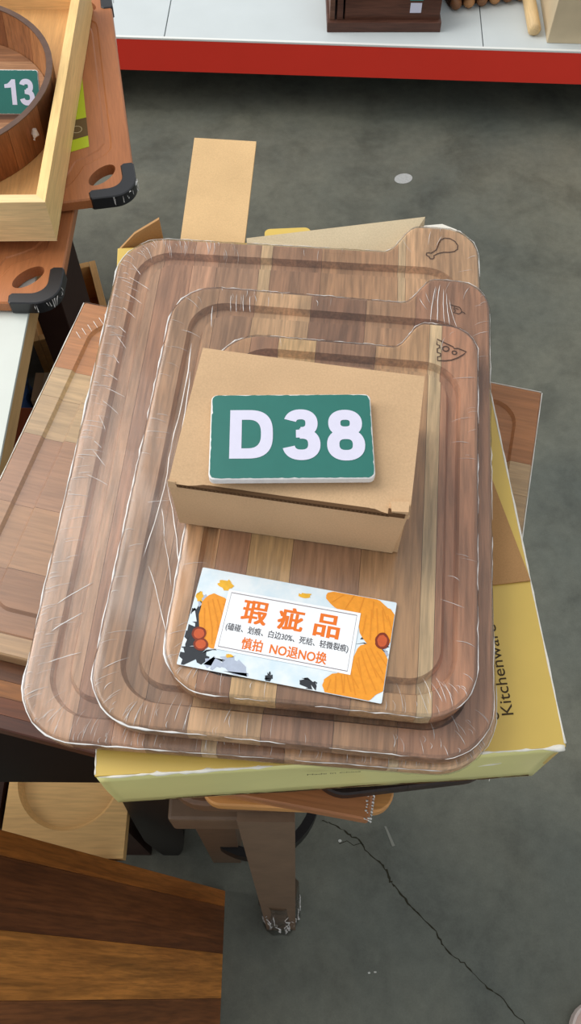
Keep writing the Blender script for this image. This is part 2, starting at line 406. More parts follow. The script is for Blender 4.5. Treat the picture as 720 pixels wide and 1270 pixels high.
# ------------------------------------------------------------------ the three nested acacia boards
def wrap_for(parent, outer, t, seed, dens, left_bias=1.0):
    """shrink film hugging a board: shell, rim fold and creases"""
    rn = random.Random(seed); n = len(outer)
    bm = bmesh.new()
    rings = []
    for d, z in ((-.05, .05), (-.10, t * .5), (-.08, t - .06), (.05, t + .05), (.3, t + .06), (.6, t + .055)):
        pl = offset(outer, d)
        rings.append([bm.verts.new((x + rn.uniform(-.03, .03), y + rn.uniform(-.03, .03), z + rn.uniform(-.015, .03))) for x, y in pl])
    for a, b in zip(rings, rings[1:]):
        for i in range(n): bm.faces.new((a[i], a[(i + 1) % n], b[(i + 1) % n], b[i]))
    bm.faces.new(rings[-1])
    wr = obj('plastic_wrap', bm, M_film, parent, smooth=True)
    # rim fold with its glint painted white, fattest on the left, broken and uneven
    bm = bmesh.new(); rim = offset(outer, -.06)
    i = 0
    while i < n:
        ln = rn.randint(5, 16); pts = []; rr = []
        x, y = rim[i]
        k_ = (1.0 if y > min(p[1] for p in outer) + 3 else .7) if x < min(p[0] for p in outer) + 3 else .42
        for j in range(ln + 1):
            p = rim[(i + j) % n]; pts.append((p[0] + rn.uniform(-.03, .03), p[1] + rn.uniform(-.03, .03), t - .05 + rn.uniform(-.04, .05)))
            rr.append((rn.uniform(.02, .06) if rn.random() < .75 else rn.uniform(.06, .09)) * k_)
        rr[0] = rr[-1] = .008
        add_tube(bm, pts, rr, 5); i += ln + (rn.randint(0, 2) if x < -6 else rn.randint(1, 7))
    stuff(obj('rim_fold_glint', bm, M_crease_glint, wr, smooth=True))
    # radiating creases, their highlights painted white
    bm = bmesh.new()
    for q in range(n):
        p0, p1, p2 = Vector(outer[q - 1]), Vector(outer[q]), Vector(outer[(q + 1) % n])
        d = (p2 - p0).normalized(); nin = Vector((-d.y, d.x))
        near = dens(p1.x, p1.y)
        m = int(near) + (1 if rn.random() < near % 1 else 0)
        for _ in range(m):
            a = p1 + d * rn.uniform(-.4, .4) + nin * rn.choice((.05, .1, .5, rn.uniform(.1, 1.2)))
            v_ = (nin * .75 - p1.normalized() * .62).normalized()
            v_ = (v_ + d * rn.gauss(0, .10)).normalized(); sd = Vector((-v_.y, v_.x)); ln = rn.uniform(.25, 1.7); cv = rn.uniform(.02, .12) * (1 if p1.x < 0 else -1); pts = []
            for j in range(5):
                f = j / 4; c_ = a + v_ * ln * f + sd * cv * math.sin(math.pi * f); pts.append((c_.x, c_.y, t + .05))
            wv = rn.uniform(.007, .022)
            add_tube(bm, pts, [.003, wv, wv * .8, wv * .6, .003], 4)
    stuff(obj('film_crease_glints', bm, M_crease_glint, wr, smooth=True))

def nested_board(label, loc, rz, w_, h_, t, r, tw, th, sw, rt, goff, gw, gr, bounds, cols, seed, dens):
    root = thing('cutting_board', label, 'cutting board', loc, (0, 0, rz), 'nested acacia cutting boards')
    outer = tab_outline(w_, h_, r, tw, th, sw, rt)
    x0, x1, y0, y1 = -w_ / 2, w_ / 2, -h_ / 2, h_ / 2
    go = rrect(x0 + goff, y0 + goff, x1 - goff, y1 - goff, gr, 10)
    gi = rrect(x0 + goff + gw, y0 + goff + gw, x1 - goff - gw, y1 - goff - gw, gr - gw * .7, 10)
    bm = board_bm(outer, t, go, gi, .55, (), .14)
    staves(bm, bounds, 0, cols, M_aca, root)
    if dens: wrap_for(root, outer, t, seed, dens)
    return root, outer

def dA(x, y):
    if y < -15 and x < -6: return 2.4
    if y < -17 and x < 6: return 1.2
    if y < -16: return 2.4
    if y > 14 and x < -5: return 1.8
    if x < -12: return 1.4
    return .12
boardA, oA = nested_board('largest wrapped acacia board at the bottom of the nested three, drumstick mark', (-.73, 31.75, 77.97), -3.81,
    28.0, 40.0, 1.4, 3.6, 7.3, 2.9, 2.6, 2.7, 1.45, 1.25, 2.8,
    [-15, -10.6, -8.2, -6.3, -3.0, -2.1, 1.8, 7.75, 8.35, 15],
    [(207, 164, 129), (190, 143, 111), (215, 168, 134), (181, 141, 110), (226, 194, 150), (180, 137, 104), (202, 158, 117), (230, 202, 160), (228, 186, 142)], 1, dA)
def dB(x, y):
    if y < -14 and x < -6: return 1.5
    if y < -14 and x > 6: return 1.5
    if y < -14: return .35
    if x < -10: return .5
    if y > 14 and x < -3: return .5
    if y > 14 and x > 6: return .45
    return .12
boardB, oB = nested_board('middle wrapped acacia board, largest one below and smallest one above it', (1.38, 28.62, 79.46), -5.39,
    23.1, 33.0, 1.5, 3.3, 6.3, 2.5, 2.3, 2.4, 1.45, 1.15, 2.6,
    [-12.5, -8.3, -5.6, -1.45, 2.6, 6.2, 12.5],
    [(198, 157, 120), (181, 141, 108), (209, 170, 128), (170, 129, 100), (193, 151, 114), (186, 139, 107)], 2, dB)
def dC(x, y):
    if y < -10.5 and x > 4: return 1.5
    if y < -10.5 and x < -5: return 1.2
    if y < -10.5: return .2
    if x > 8: return .25
    if x < -8: return .2
    return .05
boardC, oC = nested_board('smallest acacia board on top with cheese wedge mark and sale card', (2.68, 26.57, 81.06), -5.54,
    17.7, 25.6, 1.6, 3.0, 5.7, 2.3, 2.0, 2.2, 1.1, .95, 2.6,
    [-10, -6.7, -4.8, -2.2, 1.9, 5.55, 6.4, 10],
    [(212, 167, 123), (183, 137, 104), (230, 192, 138), (176, 135, 103), (205, 163, 119), (232, 204, 160), (196, 144, 110)], 5, dC)

# loose film across the boards, its highlights drawn as white streaks
rn = random.Random(11)
def streaks(parent, segs, z, mat=M_crease_glint):
    bm = bmesh.new()
    for (x0, y0, x1, y1, wd) in segs:
        pts = []; dx, dy = x1 - x0, y1 - y0
        for j in range(8):
            f = j / 7; q = rn.uniform(-.04, .04) + .12 * math.sin(f * math.pi); pts.append((x0 + dx * f - dy * .15 * q, y0 + dy * f + dx * .15 * q, z))
        add_tube(bm, pts, [.006] + [wd * rn.uniform(.6, 1.2) for _ in range(6)] + [.006], 5)
    return stuff(obj('film_glint_streaks', bm, mat, parent, smooth=True))
streaks(boardB, [(-9.6, 11.0, -9.6, 2.0, .05), (-9.55, 2.5, -9.9, -6.0, .05), (-9.3, 8.5, -9.2, 0.5, .035), (-9.4, -.5, -7.4, -7.6, .035), (-9.5, -6.6, -7.6, -11.2, .035), (-8.9, -4.6, -7.9, -7.8, .022), (-9.4, -2.5, -8.9, -4.5, .03), (-8.4, 12.6, -8.6, 14.6, .03), (-7.2, 14.2, -7.4, 15.8, .018), (-6.8, 14.2, -7.0, 15.9, .02), (-6.3, 14.3, -6.5, 15.9, .02), (-5.8, 14.3, -6.0, 15.8, .018)], 1.58)
streaks(boardB, [(7.3, 14.8, 7.6, 18.2, .024), (7.8, 14.8, 7.9, 18.4, .03), (8.3, 14.7, 8.2, 18.0, .026), (8.7, 14.6, 8.4, 17.6, .02), (9.2, 14.4, 8.6, 17.0, .016)], 1.58)
streaks(boardA, [(-12.9, -2 + k * 1.45 + rn.uniform(-.4, .4), -12.0 + rn.uniform(-.3, .9), -2.9 + k * 1.45, .016) for k in range(14)] + [(-13.0, -13.4, -11.2, -12.0, .03), (-13.0, -11.6, -11.0, -10.0, .028), (-12.8, -15.4, -10.9, -14.6, .024)], 1.48)

# burnt marks
def mark(parent, lines, z, wd, name):
    bm = bmesh.new()
    for pts, cl in lines: ribbon(bm, pts, wd, z, cl)
    return obj(name, bm, M_burn, parent, recalc=False)
# drumstick on the largest board (local to its handle corner)
def tr(pts, cx, cy, s, rot):
    c, q = math.cos(R(rot)), math.sin(R(rot)); return [(cx + s * (x * c - y * q), cy + s * (x * q + y * c)) for x, y in pts]
dr = [(-1.35, -.18)] + [(-1.05 + .1 * i, -.18 - .02 * i) for i in range(1, 4)] + [(-.4, -.38), (0, -.68), (.4, -.86), (.8, -.82), (1.12, -.5), (1.24, 0), (1.12, .5), (.8, .82), (.4, .86), (0, .68), (-.4, .38), (-.75, .2), (-1.35, .18), (-1.42, .34), (-1.62, .42), (-1.8, .28), (-1.78, .08), (-1.7, 0), (-1.78, -.08), (-1.8, -.28), (-1.62, -.42), (-1.42, -.34)]
mark(boardA, [(tr(dr, 11.35, 20.7, .92, 41), True)], 1.445, .085, 'burnt_drumstick')
ch = [(-.95, .95), (.2, .42), (.3, .27), (.55, .33), (1.15, .1), (.95, -.18), (.6, -.5), (.15, -.78), (-.3, -.9), (-.8, -.95), (-.82, -.62), (-.62, -.55), (-.62, -.3), (-.86, -.24), (-.88, .1), (-.72, .2), (-.76, .42), (-.93, .46)]
mark(boardC, [(tr(ch, 6.95, 12.75, .98, -2), True), (tr(ellipse(-.28, .18, .22, .22, 0, 14), 6.95, 12.75, .98, 0), True), (tr(ellipse(.32, -.1, .16, .16, 0, 12), 6.95, 12.75, .98, 0), True)], 1.645, .085, 'burnt_cheese_wedge')
fi = [(-.8, .55), (-.3, .4), (.1, .3), (.25, .05), (.3, -.2), (.5, -.3), (.62, -.45)]
mark(boardB, [(tr(fi, 9.3, 16.15, .8, 0), False), (tr([(-.35, .3), (-.4, .0), (-.25, -.15), (-.45, -.4), (-.2, -.42), (0, -.5), (.2, -.4), (.3, -.2)], 9.3, 16.15, .8, 0), False), (tr([(-.3, .1), (-.1, .12), (0, 0)], 9.3, 16.15, .8, 0), False)], 1.545, .07, 'burnt_mark')

# ------------------------------------------------------------------ small kraft box + D38 sign + sale card
kb = thing('cardboard_box', 'small kraft cardboard box on the top board, carrying the D38 sign', 'box', (.56, 28.76, 82.76), (0, 0, -8.66))
KW, KH, KT = 13.6, 9.6, 5.05
bm = bmesh.new(); add_box(bm, -KW / 2 + .15, KW / 2 - .15, -KH / 2 + .15, KH / 2 - .1, 0, KT - .45)
obj('box_body', bm, M_kraft, kb)
bm = bmesh.new(); hull_slab(bm, [(-KW / 2, -KH / 2, KT - .50), (-KW / 2 + .1, -KH / 2 + .05, 0), (KW / 2 - .45, -KH / 2 + .05, 0), (KW / 2 - .1, -KH / 2, KT - .42)], (0, -1, 0), .3)
obj('front_panel', bm, M_kraft, kb)
bm = bmesh.new()   # lid: slightly bowed sheet whose front edge sits proud of the front panel
nx = 12
for lay in (0, 1):
    pass
def lidz(u, v): return KT - .22 * max(0, -v) ** 3 - .05 * (1 - u * u)
top, bot = [], []
for j in range(7):
    v = -1 + 2 * j / 6
    top.append([bm.verts.new((KW / 2 * (-1 + 2 * i / nx), KH / 2 * v + (.22 if j == 0 and 1 < i < nx - 1 else 0), lidz(-1 + 2 * i / nx, v))) for i in range(nx + 1)])
    bot.append([bm.verts.new((KW / 2 * (-1 + 2 * i / nx), KH / 2 * v + (.22 if j == 0 and 1 < i < nx - 1 else 0), lidz(-1 + 2 * i / nx, v) - .28)) for i in range(nx + 1)])
for j in range(6):
    for i in range(nx):
        bm.faces.new((top[j][i], top[j][i + 1], top[j + 1][i + 1], top[j + 1][i])); bm.faces.new((bot[j][i], bot[j + 1][i], bot[j + 1][i + 1], bot[j][i + 1]))
for i in range(nx):
    bm.faces.new((top[0][i], bot[0][i], bot[0][i + 1], top[0][i + 1])); bm.faces.new((top[6][i], top[6][i + 1], bot[6][i + 1], bot[6][i]))
for j in range(6):
    bm.faces.new((top[j][0], top[j + 1][0], bot[j + 1][0], bot[j][0])); bm.faces.new((top[j][nx], bot[j][nx], bot[j + 1][nx], top[j + 1][nx]))
obj('lid', bm, M_kraft, kb)
bm = bmesh.new()   # corrugated cut edge seen along the gap
zz = []
for i in range(101):
    x = -KW / 2 + .5 + (KW - 1.7) * i / 100; zz.append((x, -KH / 2 - .02, KT - .40 + (.07 if i % 2 else -.07)))
add_tube(bm, zz, .045, 4)
add_box(bm, -KW / 2 + .4, KW / 2 - 1.1, -KH / 2 - .01, -KH / 2 + .2, KT - .56, KT - .24)
obj('corrugated_edge', bm, M_kraft_dk, kb)
bm = bmesh.new()
hull_slab(bm, [(KW / 2 - 1.15, -KH / 2 + .62, KT + .12), (KW / 2 - 1.0, -KH / 2 + .05, KT + .02), (KW / 2 - .1, -KH / 2 + .05, KT + .18), (KW / 2 - .12, -KH / 2 + .7, KT + .2)], (0, 0, 1), .3)
obj('torn_tuck_tab', bm, M_kraft, kb)
bm = box(KW / 2 - 1.2, KW / 2 - .25, -KH / 2 - .04, -KH / 2 + .3, KT - .45, KT - .12); obj('tab_slot', bm, M_kraft_dk, kb)
bm = bmesh.new(); hull_slab(bm, [(-KW / 2 - .02, -KH / 2 + .02, KT - .05), (-KW / 2 - .02, -KH / 2 - .06, KT - .62), (-KW / 2 + .5, -KH / 2 - .06, KT - .55), (-KW / 2 + .4, -KH / 2 + .02, KT - .12)], (0, -1, 0), .1)
obj('corner_fold', bm, M_kraft, kb)

def number_sign(name, label, txt, loc, rot, w_=9.3, h_=5.75, th=.5, xs=None):
    s = thing(name, label, 'sign', loc, rot, None)
    pl = rrect(-w_ / 2, -h_ / 2, w_ / 2, h_ / 2, .35, 5)
    obj('foam_board', prism(pl, 0, th, .05), M_foam, s)
    rn = random.Random(len(txt)); face = []
    for (x, y) in resample(rrect(-w_ / 2 + .05, -h_ / 2 + .05, w_ / 2 - .05, h_ / 2 - .05, .33, 5) + [(w_ / 2 - .38, -h_ / 2 + .05)], 150):
        k = abs(rn.gauss(0, .022)); face.append((x - k * (1 if x > 0 else -1), y - k * (1 if y > 0 else -1)))
    pf = obj('printed_face', prism(face, th, th + .02), M_green, s)
    digits(txt, pf, th + .035, xs)
    return s
def stroke(bm, pts, wd, z):
    ribbon(bm, pts, wd, z)
def glyph_bm(chx, H, W, sw, z):
    """bold grotesque figures drawn as outlines, centred on the origin"""
    bm = bmesh.new()
    def ell(cx, cy, a, b, t0, t1, n=28, e=.86):   # slightly squared ellipse
        o = []
        for i in range(n + 1):
            c, q = math.cos(R(t0 + (t1 - t0) * i / n)), math.sin(R(t0 + (t1 - t0) * i / n))
            o.append((cx + a * math.copysign(abs(c) ** e, c), cy + b * math.copysign(abs(q) ** e, q)))
        return o
    h = H / 2; v = sw / 2
    if chx == 'D':
        x0 = -W / 2; x1 = W / 2
        def dshape(m):
            xx0 = x0 + m; r_y = h - m; ax = W * .60 - m; cx = x1 - m - ax
            return [(xx0, -r_y), (cx, -r_y)] + ell(cx, 0, ax, r_y, -90, 90, 30, .74)[1:-1] + [(cx, r_y), (xx0, r_y)]
        a, b = dshape(0), dshape(sw)
        A = [bm.verts.new((x, y, z)) for x, y in a]; B = [bm.verts.new((x, y, z)) for x, y in b]
        for i in range(len(A)): j = (i + 1) % len(A); bm.faces.new((A[i], A[j], B[j], B[i]))
    elif chx == '1':
        flat(bm, [(W * .10, -h), (W * .10 + sw, -h), (W * .10 + sw, h), (W * .10 + sw * .25, h), (W * .02, h * .80), (-W * .12, h * .66), (-W * .34, h * .60), (-W * .34, h * .32), (W * .10, h * .36)], z)
    elif chx == '8':
        rt, rb = H * .265, H * .305
        for cy, a, b in ((h - rt, W * .45, rt), (-h + rb, W * .5, rb)):
            ribbon(bm, ell(0, cy, a - v, b - v * .92, 0, 354, 40)[:-1], sw, z, True); z += .004
    elif chx == '3':
        rt, rb = H * .275, H * .305
        ribbon(bm, ell(-W * .03, h - rt, W * .45 - v, rt - v * .92, 165, -90, 30), sw, z)
        ribbon(bm, ell(-W * .02, -h + rb, W * .5 - v, rb - v * .92, 95, -168, 32), sw, z + .004)
        flat(bm, [(-W * .16, .02 * H + sw * .34), (-W * .16, .02 * H - sw * .42), (W * .05, .02 * H - sw * .42), (W * .05, .02 * H + sw * .40)], z + .006)
    return bm
def digits(txt, s, z, xs):
    for (c_, x, y, W, H) in xs:
        o = obj('numeral', glyph_bm(c_, H, W, .205 * H, 0), M_digit, s, recalc=False); o.location = (x * S, y * S, z * S)
number_sign('number_sign', 'teal number sign reading D38 on the small kraft box', 'D38', (0.02, 27.72, 87.95), (0, 0, 1.0), 9.25, 5.75, .5,
    [('D', -2.28, .10, 2.45, 3.3), ('3', .60, .05, 2.15, 3.4), ('8', 3.08, .0, 2.15, 3.4)])

card = thing('sale_card', 'printed sale card with orange Chinese writing leaning flat on the top board', 'card', (-.05, 17.95, 82.82), (0, 0, -10.8))
CW, CH = 11.6, 6.1
def cshape(name, poly, z, col, rough=.4):
    bm = bmesh.new(); flat(bm, poly, z); return obj(name, bm, plain(name + '_ink', col, rough, .3, .12, 160), card, recalc=False)
m, nt, N, L, out = newmat('card_print')
tc = N.new('ShaderNodeTexCoord'); n1 = noise(N, L, tc.outputs['Object'], 70, 4, .6); a = ramp(N, L, n1, [(.35, rgb(206, 224, 234)), (.6, rgb(226, 234, 238))])
b = N.new('ShaderNodeBsdfPrincipled'); L.new(a, b.inputs['Base Color']); setin(b, 'Roughness', .35); L.new(b.outputs[0], out.inputs[0])
obj('card_sheet', prism(rrect(-CW / 2, -CH / 2, CW / 2, CH / 2, .08, 3), 0, .05), m, card)
def clip(poly):
    for ax, s_, lim in ((0, 1, CW / 2 - .03), (0, -1, CW / 2 - .03), (1, 1, CH / 2 - .03), (1, -1, CH / 2 - .03)):
        o = []
        for i in range(len(poly)):
            p, q = poly[i - 1], poly[i]; ip, iq = s_ * p[ax] <= lim, s_ * q[ax] <= lim
            if ip != iq:
                t = (s_ * lim - p[ax]) / (q[ax] - p[ax]); o.append((p[0] + (q[0] - p[0]) * t, p[1] + (q[1] - p[1]) * t))
            if iq: o.append(q)
        poly = o
        if not poly: return []
    return poly
rn = random.Random(8)
def blob(cx, cy, a, b, rot, jit=.06, n=22):
    return clip([(x + rn.gauss(0, jit * a), y + rn.gauss(0, jit * b)) for x, y in ellipse(cx, cy, a, b, rot, n)])
def blobs(name, lst, z, col):
    mt = plain(name + '_ink', col, .4, .3, .10, 300)
    for i, e in enumerate(lst):
        pl = blob(*e)
        if len(pl) > 2: bm = bmesh.new(); flat(bm, pl, z + .0008 * i); obj(name, bm, mt, card, recalc=False)
blobs('printed_dark_leaf', [(-5.1, -.1, .55, .8, 20, .3), (-4.9, -2.3, .9, .5, 10, .3), (-5.3, -1.3, .6, .6, 0, .3), (4.9, .3, .9, .28, -10, .3), (1.6, -2.7, .45, .25, 0, .35), (-.6, -2.8, .18, .3, 10, .3), (5.3, -1.0, .35, .5, 0, .3)], .056, rgb(48, 52, 58))
blobs('printed_grey_flake', [(-2.6, -2.6, .8, .45, -10, .3), (-5.2, 1.0, .3, .5, 0, .3), (5.5, -.6, .25, .5, 0, .3), (-3.7, -2.6, .5, .3, 20, .3)], .058, rgb(176, 186, 204))
blobs('printed_yellow_flower', [(-4.2, 2.2, .45, .3, 0, .18), (.5, 2.45, .35, .16, 0, .2), (-5.5, 1.2, .2, .3, 0, .2), (-3.0, -2.0, .2, .1, 0, .2)], .060, rgb(232, 178, 52))
pk = [(-4.3, .2, 1.0, 1.35, 25), (-3.9, -.9, 1.1, .8, 20), (3.8, 2.4, 2.1, .75, -8), (4.9, 1.4, 1.1, 1.35, 10), (4.5, -1.9, 1.45, 1.25, 25), (4.9, -.9, 1.0, 1.2, 30), (3.5, -2.4, 1.1, .7, 15)]
blobs('printed_pumpkin_slice', [e + (.04,) for e in pk], .063, rgb(234, 152, 46))
bm = bmesh.new()
for k, (cx, cy, a_, b_, rt) in enumerate(pk):
    for q in range(5):
        f = -.8 + .4 * q
        pts = clip([(cx + x * math.cos(R(rt)) - y * math.sin(R(rt)), cy + x * math.sin(R(rt)) + y * math.cos(R(rt))) for x, y in [(f * a_ - .03, -.7 * b_ * math.sqrt(1 - f * f)), (f * a_ + .03, -.7 * b_ * math.sqrt(1 - f * f)), (f * a_ * .7 + .03, .8 * b_ * math.sqrt(1 - f * f)), (f * a_ * .7 - .03, .8 * b_ * math.sqrt(1 - f * f))]])
        if len(pts) > 2: flat(bm, pts, .072 + .0005 * (k + q))
stuff(obj('printed_pumpkin_ridges', bm, plain('pumpkin_ridge_ink', rgb(220, 138, 38), .5), card, recalc=False))
blobs('printed_orange_slice', [(-5.0, -1.05, .42, .42, 0, .02), (-4.75, -1.65, .42, .38, 0, .02), (5.3, .55, .42, .5, 0, .03)], .077, rgb(128, 50, 28))
blobs('printed_orange_flesh', [(-5.0, -1.05, .3, .3, 0, .02), (-4.75, -1.65, .3, .27, 0, .02), (5.3, .55, .28, .36, 0, .03)], .079, rgb(196, 88, 48))
bm = bmesh.new(); flat(bm, [(-3.95, -1.75), (3.85, -1.78), (3.85, 1.98), (-3.95, 1.95)], .082); wp = obj('printed_white_panel', bm, plain('panel_ink', rgb(238, 242, 246), .4), card, recalc=False)
bm = bmesh.new(); ribbon(bm, [(-3.75, -1.58), (3.65, -1.6), (3.65, 1.8), (-3.75, 1.78)], .05, .084, True); obj('printed_frame_line', bm, plain('frame_ink', rgb(120, 104, 108), .5), wp, recalc=False)
M_or = plain('orange_ink', rgb(230, 116, 34), .5); M_gr = plain('grey_ink', rgb(78, 76, 80), .5)
for k, c_ in enumerate('瑕疵品'): text('lettering', c_, 1.7, M_or, wp, (-2.15 + 2.12 * k, .82, .088), fat=.045, height=1.42, width=1.5)
text('lettering', '(磕碰、划痕、白边30%、死结、轻微裂痕)', .5, M_gr, wp, (-.05, -.33, .088), fat=.007, width=7.1, height=.52)
text('lettering', '慎拍  NO退NO换', .8, M_or, wp, (-.05, -1.12, .088), fat=.018, width=4.9, height=.72)

# ------------------------------------------------------------------ yellow carton under the boards
yb = thing('yellow_carton', 'yellow kitchenware carton under the nested boards, open at its far end', 'box', (1.09, 33.22, 69.85), (0, 0, 3.99))
YW, YH, YT = 27.8, 42.8, 7.98
x0, x1, y0, y1 = -YW / 2, YW / 2, -YH / 2, YH / 2 - .7
tpn = obj('top_panel', box(x0, x1, y0, y1, YT - .25, YT, bev=.04), M_yellow, yb)
obj('bottom_panel', box(x0 + .2, x1 - .2, y0 + .2, y1, 0, .25), M_yellow, yb)
obj('side_panel', box(x0, x0 + .25, y0 + .05, y1, .1, YT - .25), M_yellow_lit, yb)
obj('side_panel', box(x1 - .25, x1, y0 + .05, y1, .1, YT - .25), M_yellow, yb)
bm = bmesh.new()   # front end panel, gently dented
nx, nz = 40, 6; rn = random.Random(4); grid = []
for lay in (0, 1):
    g_ = []
    for j in range(nz + 1):
        row = []
        for i in range(nx + 1):
            u, v = i / nx, j / nz
            d = -.14 * math.sin(u * 9 + v * 2) * v * (1 - v) * 2 - .10 * math.sin(u * 23 + 1) * (1 - v) * v
            row.append(bm.verts.new((x0 + .05 + (YW - .1) * u, y0 + d + .3 * lay, .0 + (YT - .26) * v)))
        g_.append(row)
    grid.append(g_)
for lay in (0, 1):
    for j in range(nz):
        for i in range(nx): bm.faces.new((grid[lay][j][i], grid[lay][j][i + 1], grid[lay][j + 1][i + 1], grid[lay][j + 1][i]))
for i in range(nx):
    for j in (0, nz): bm.faces.new((grid[0][j][i], grid[0][j][i + 1], grid[1][j][i + 1], grid[1][j][i]))
for j in range(nz):
    for i in (0, nx): bm.faces.new((grid[0][j][i], grid[0][j + 1][i], grid[1][j + 1][i], grid[1][j][i]))
fpn = obj('front_panel', bm, M_yellow_lit, yb, smooth=True)
bm = bmesh.new()   # worn white paper along the front edge and the crushed corner
pts = [(x0 + .2 + 10.2 * i / 24, y0 - .03, YT - .10 + rn.uniform(-.06, .03)) for i in range(25)]; add_tube(bm, pts, [.03] + [rn.uniform(.03, .17) for _ in range(22)] + [.06, .02], 5)
pts = [(x1 - .1 - 5.2 * i / 16, y0 - .02, YT - .06 + rn.uniform(-.05, .02)) for i in range(17)]; add_tube(bm, pts, [.22, .26, .2] + [rn.uniform(.03, .13) for _ in range(13)] + [.02], 5)
pts = [(x1 - .01, y0 + .2 + 26 * i / 40, YT - .02 + rn.uniform(-.02, .02)) for i in range(41)]; add_tube(bm, pts, [rn.uniform(.04, .09) for _ in range(41)], 5)
pts = [(x0 + .03, y0 + .1 + 2 * i / 10, YT - .03) for i in range(11)]; add_tube(bm, pts, [rn.uniform(.03, .07) for _ in range(11)], 5)
stuff(obj('worn_edges', bm, M_white_pap, yb, smooth=True))
bm = bmesh.new(); pts = [(x0 + 3.2 + (YW - 3.6) * i / 40, y0 - .03, .28 + .16 * math.sin(i * .35)) for i in range(41)]; add_tube(bm, pts, [rn.uniform(.01, .05) for _ in range(41)], 5); obj('bottom_seam', bm, M_kraft_dk, yb, smooth=True)
bm = bmesh.new(); add_prism(bm, [(0, 0), (.9, .12), (1.4, .5), (.5, .3)], 0, .03); o = obj('scuff', bm, M_white_pap, yb, loc=(x1 - 4.6, y0 - .05, YT - 3.6), rot=(90, 0, 0))
text('lettering', 'Kitchenware', 2.0, M_ink, tpn, (10.75, -16.4, YT + .02), (0, 0, 91), height=.72, width=5.8)
bm = bmesh.new(); ribbon(bm, arc(10.0, -19.3, .22, -70, 60, 8), .09, YT + .02); obj('lettering', bm, M_ink, tpn, recalc=False)
text('lettering', 'Made in China', .5, M_ink, fpn, (.2, y0 - .17, 5.6), (90, 0, 0), height=.36, width=3.3)
# flaps at the open far end
bm = bmesh.new(); hull_slab(bm, [(-8.9, y1 - .1, YT - .05), (-3.6, y1 - .1, YT - .05), (-2.1, y1 + 11.6, YT + .5), (-7.5, y1 + 12.4, YT + .5)], (0, 0, 1), .35); obj('long_flap', bm, M_kraft_lt, yb)
bm = bmesh.new(); hull_slab(bm, [(x0 + .1, y1 + .1, YT - .3), (x0 + 3.7, y1 + .7, YT - .3), (x0 + 3.6, y1 + .9, YT + 2.0), (x0 + 1.5, y1 + .5, YT + .95)], (0, -1, 0), .25); obj('dust_flap', bm, M_kraft_in, yb)
bm = bmesh.new(); hull_slab(bm, [(-3.4, y1 - 1.0, YT + .02), (x1 - 5.0, y1 - 2.2, YT + .02), (x1 - 2.9, y1 - .3, YT + .3), (x1 - 2.7, y1 + .7, YT + 1.3), (-3.4, y1 + .2, YT + .3)], (0, 0, 1), .25); obj('tuck_flap', bm, M_kraft_gr, yb)
bm = bmesh.new(); add_prism(bm, rrect(-1.9, y1 + .1, 1.9, y1 + 1.5, .5, 5), YT - .3, YT - .05); obj('locking_tab', bm, M_yellow, yb)
bm = bmesh.new(); hull_slab(bm, [(x1 - 2.9, y1 + .0, YT + .25), (x1 - .2, y1 - .5, YT + .25), (x1 - .1, y1 + .0, YT + .45), (x1 - 1.2, y1 + .65, YT + .5), (x1 - 2.9, y1 + .6, YT + .45)], (0, 0, 1), .08); obj('paper_corner', bm, M_white_pap, yb)

sh = obj('kraft_sheet', prism([(-12, -12.3), (13.85, -10.65), (11.6, 4.2), (9.5, 14), (-12, 12)], 0, .12), M_kraft_in, None, loc=(1.09, 33.22, 77.86), rot=(0, 0, 3.99))
tag(sh, 'brown kraft cardboard sheet between the yellow carton and the largest board', 'cardboard')

# ------------------------------------------------------------------ large tan board under the carton
db = thing('cutting_board', 'large tan board with juice groove under the yellow carton, sticking out both sides', 'cutting board', (-2.65, 33.35, 67.95), (0, 0, -13.57))
ol = rrect(-20.55, -16.1, 20.55, 16.7, .25, 3)
bm = board_bm(ol, 1.85, rrect(-18.9, -14.6, 18.8, 15.0, 2.2, 8), rrect(-16.9, -12.6, 16.9, 13.0, 1.4, 8), .32, (), .12)
staves(bm, [-17, -14.6, -9.6, -4.2, 2.2, 6.15, 9.2, 17], 1,
       [(178, 143, 105), (156, 112, 79), (171, 129, 94), (163, 121, 92), (188, 158, 121), (194, 164, 126), (182, 124, 78)], M_tan, db)
bm = bmesh.new(); rings = [offset(ol, d) for d in (-.06, -.08, .1)]; zs = (.05, 1.8, 1.9); vr = [[bm.verts.new((x, y, z)) for x, y in pl] for pl, z in zip(rings, zs)]
for a_, b_ in zip(vr, vr[1:]):
    for i in range(len(a_)): bm.faces.new((a_[i], a_[(i + 1) % len(a_)], b_[(i + 1) % len(a_)], b_[i]))
bm.faces.new(vr[-1]); obj('plastic_wrap', bm, M_film3, db, smooth=False)
bm = bmesh.new(); add_tube(bm, [(-20.58, -16.5 + 33.1 * i / 30, 1.83) for i in range(31)], [rn.uniform(.02, .06) for _ in range(31)], 5); add_tube(bm, [(20.58, -16.5 + 33.1 * i / 30, 1.83) for i in range(31)], [rn.uniform(.02, .05) for _ in range(31)], 5)
add_tube(bm, [(15, 16.7, 1.83), (20.5, 16.7, 1.83)], .03, 5)
for k in range(6): add_tube(bm, [(-20 + .35 * k, 13.2 + .5 * k, 1.93), (-19.4 + .35 * k, 12.6 + .5 * k, 1.93)], [.03, .015], 4)
stuff(obj('film_crease_glints', bm, M_crease_glint, db))  # film folds with edge highlights drawn as white tubes

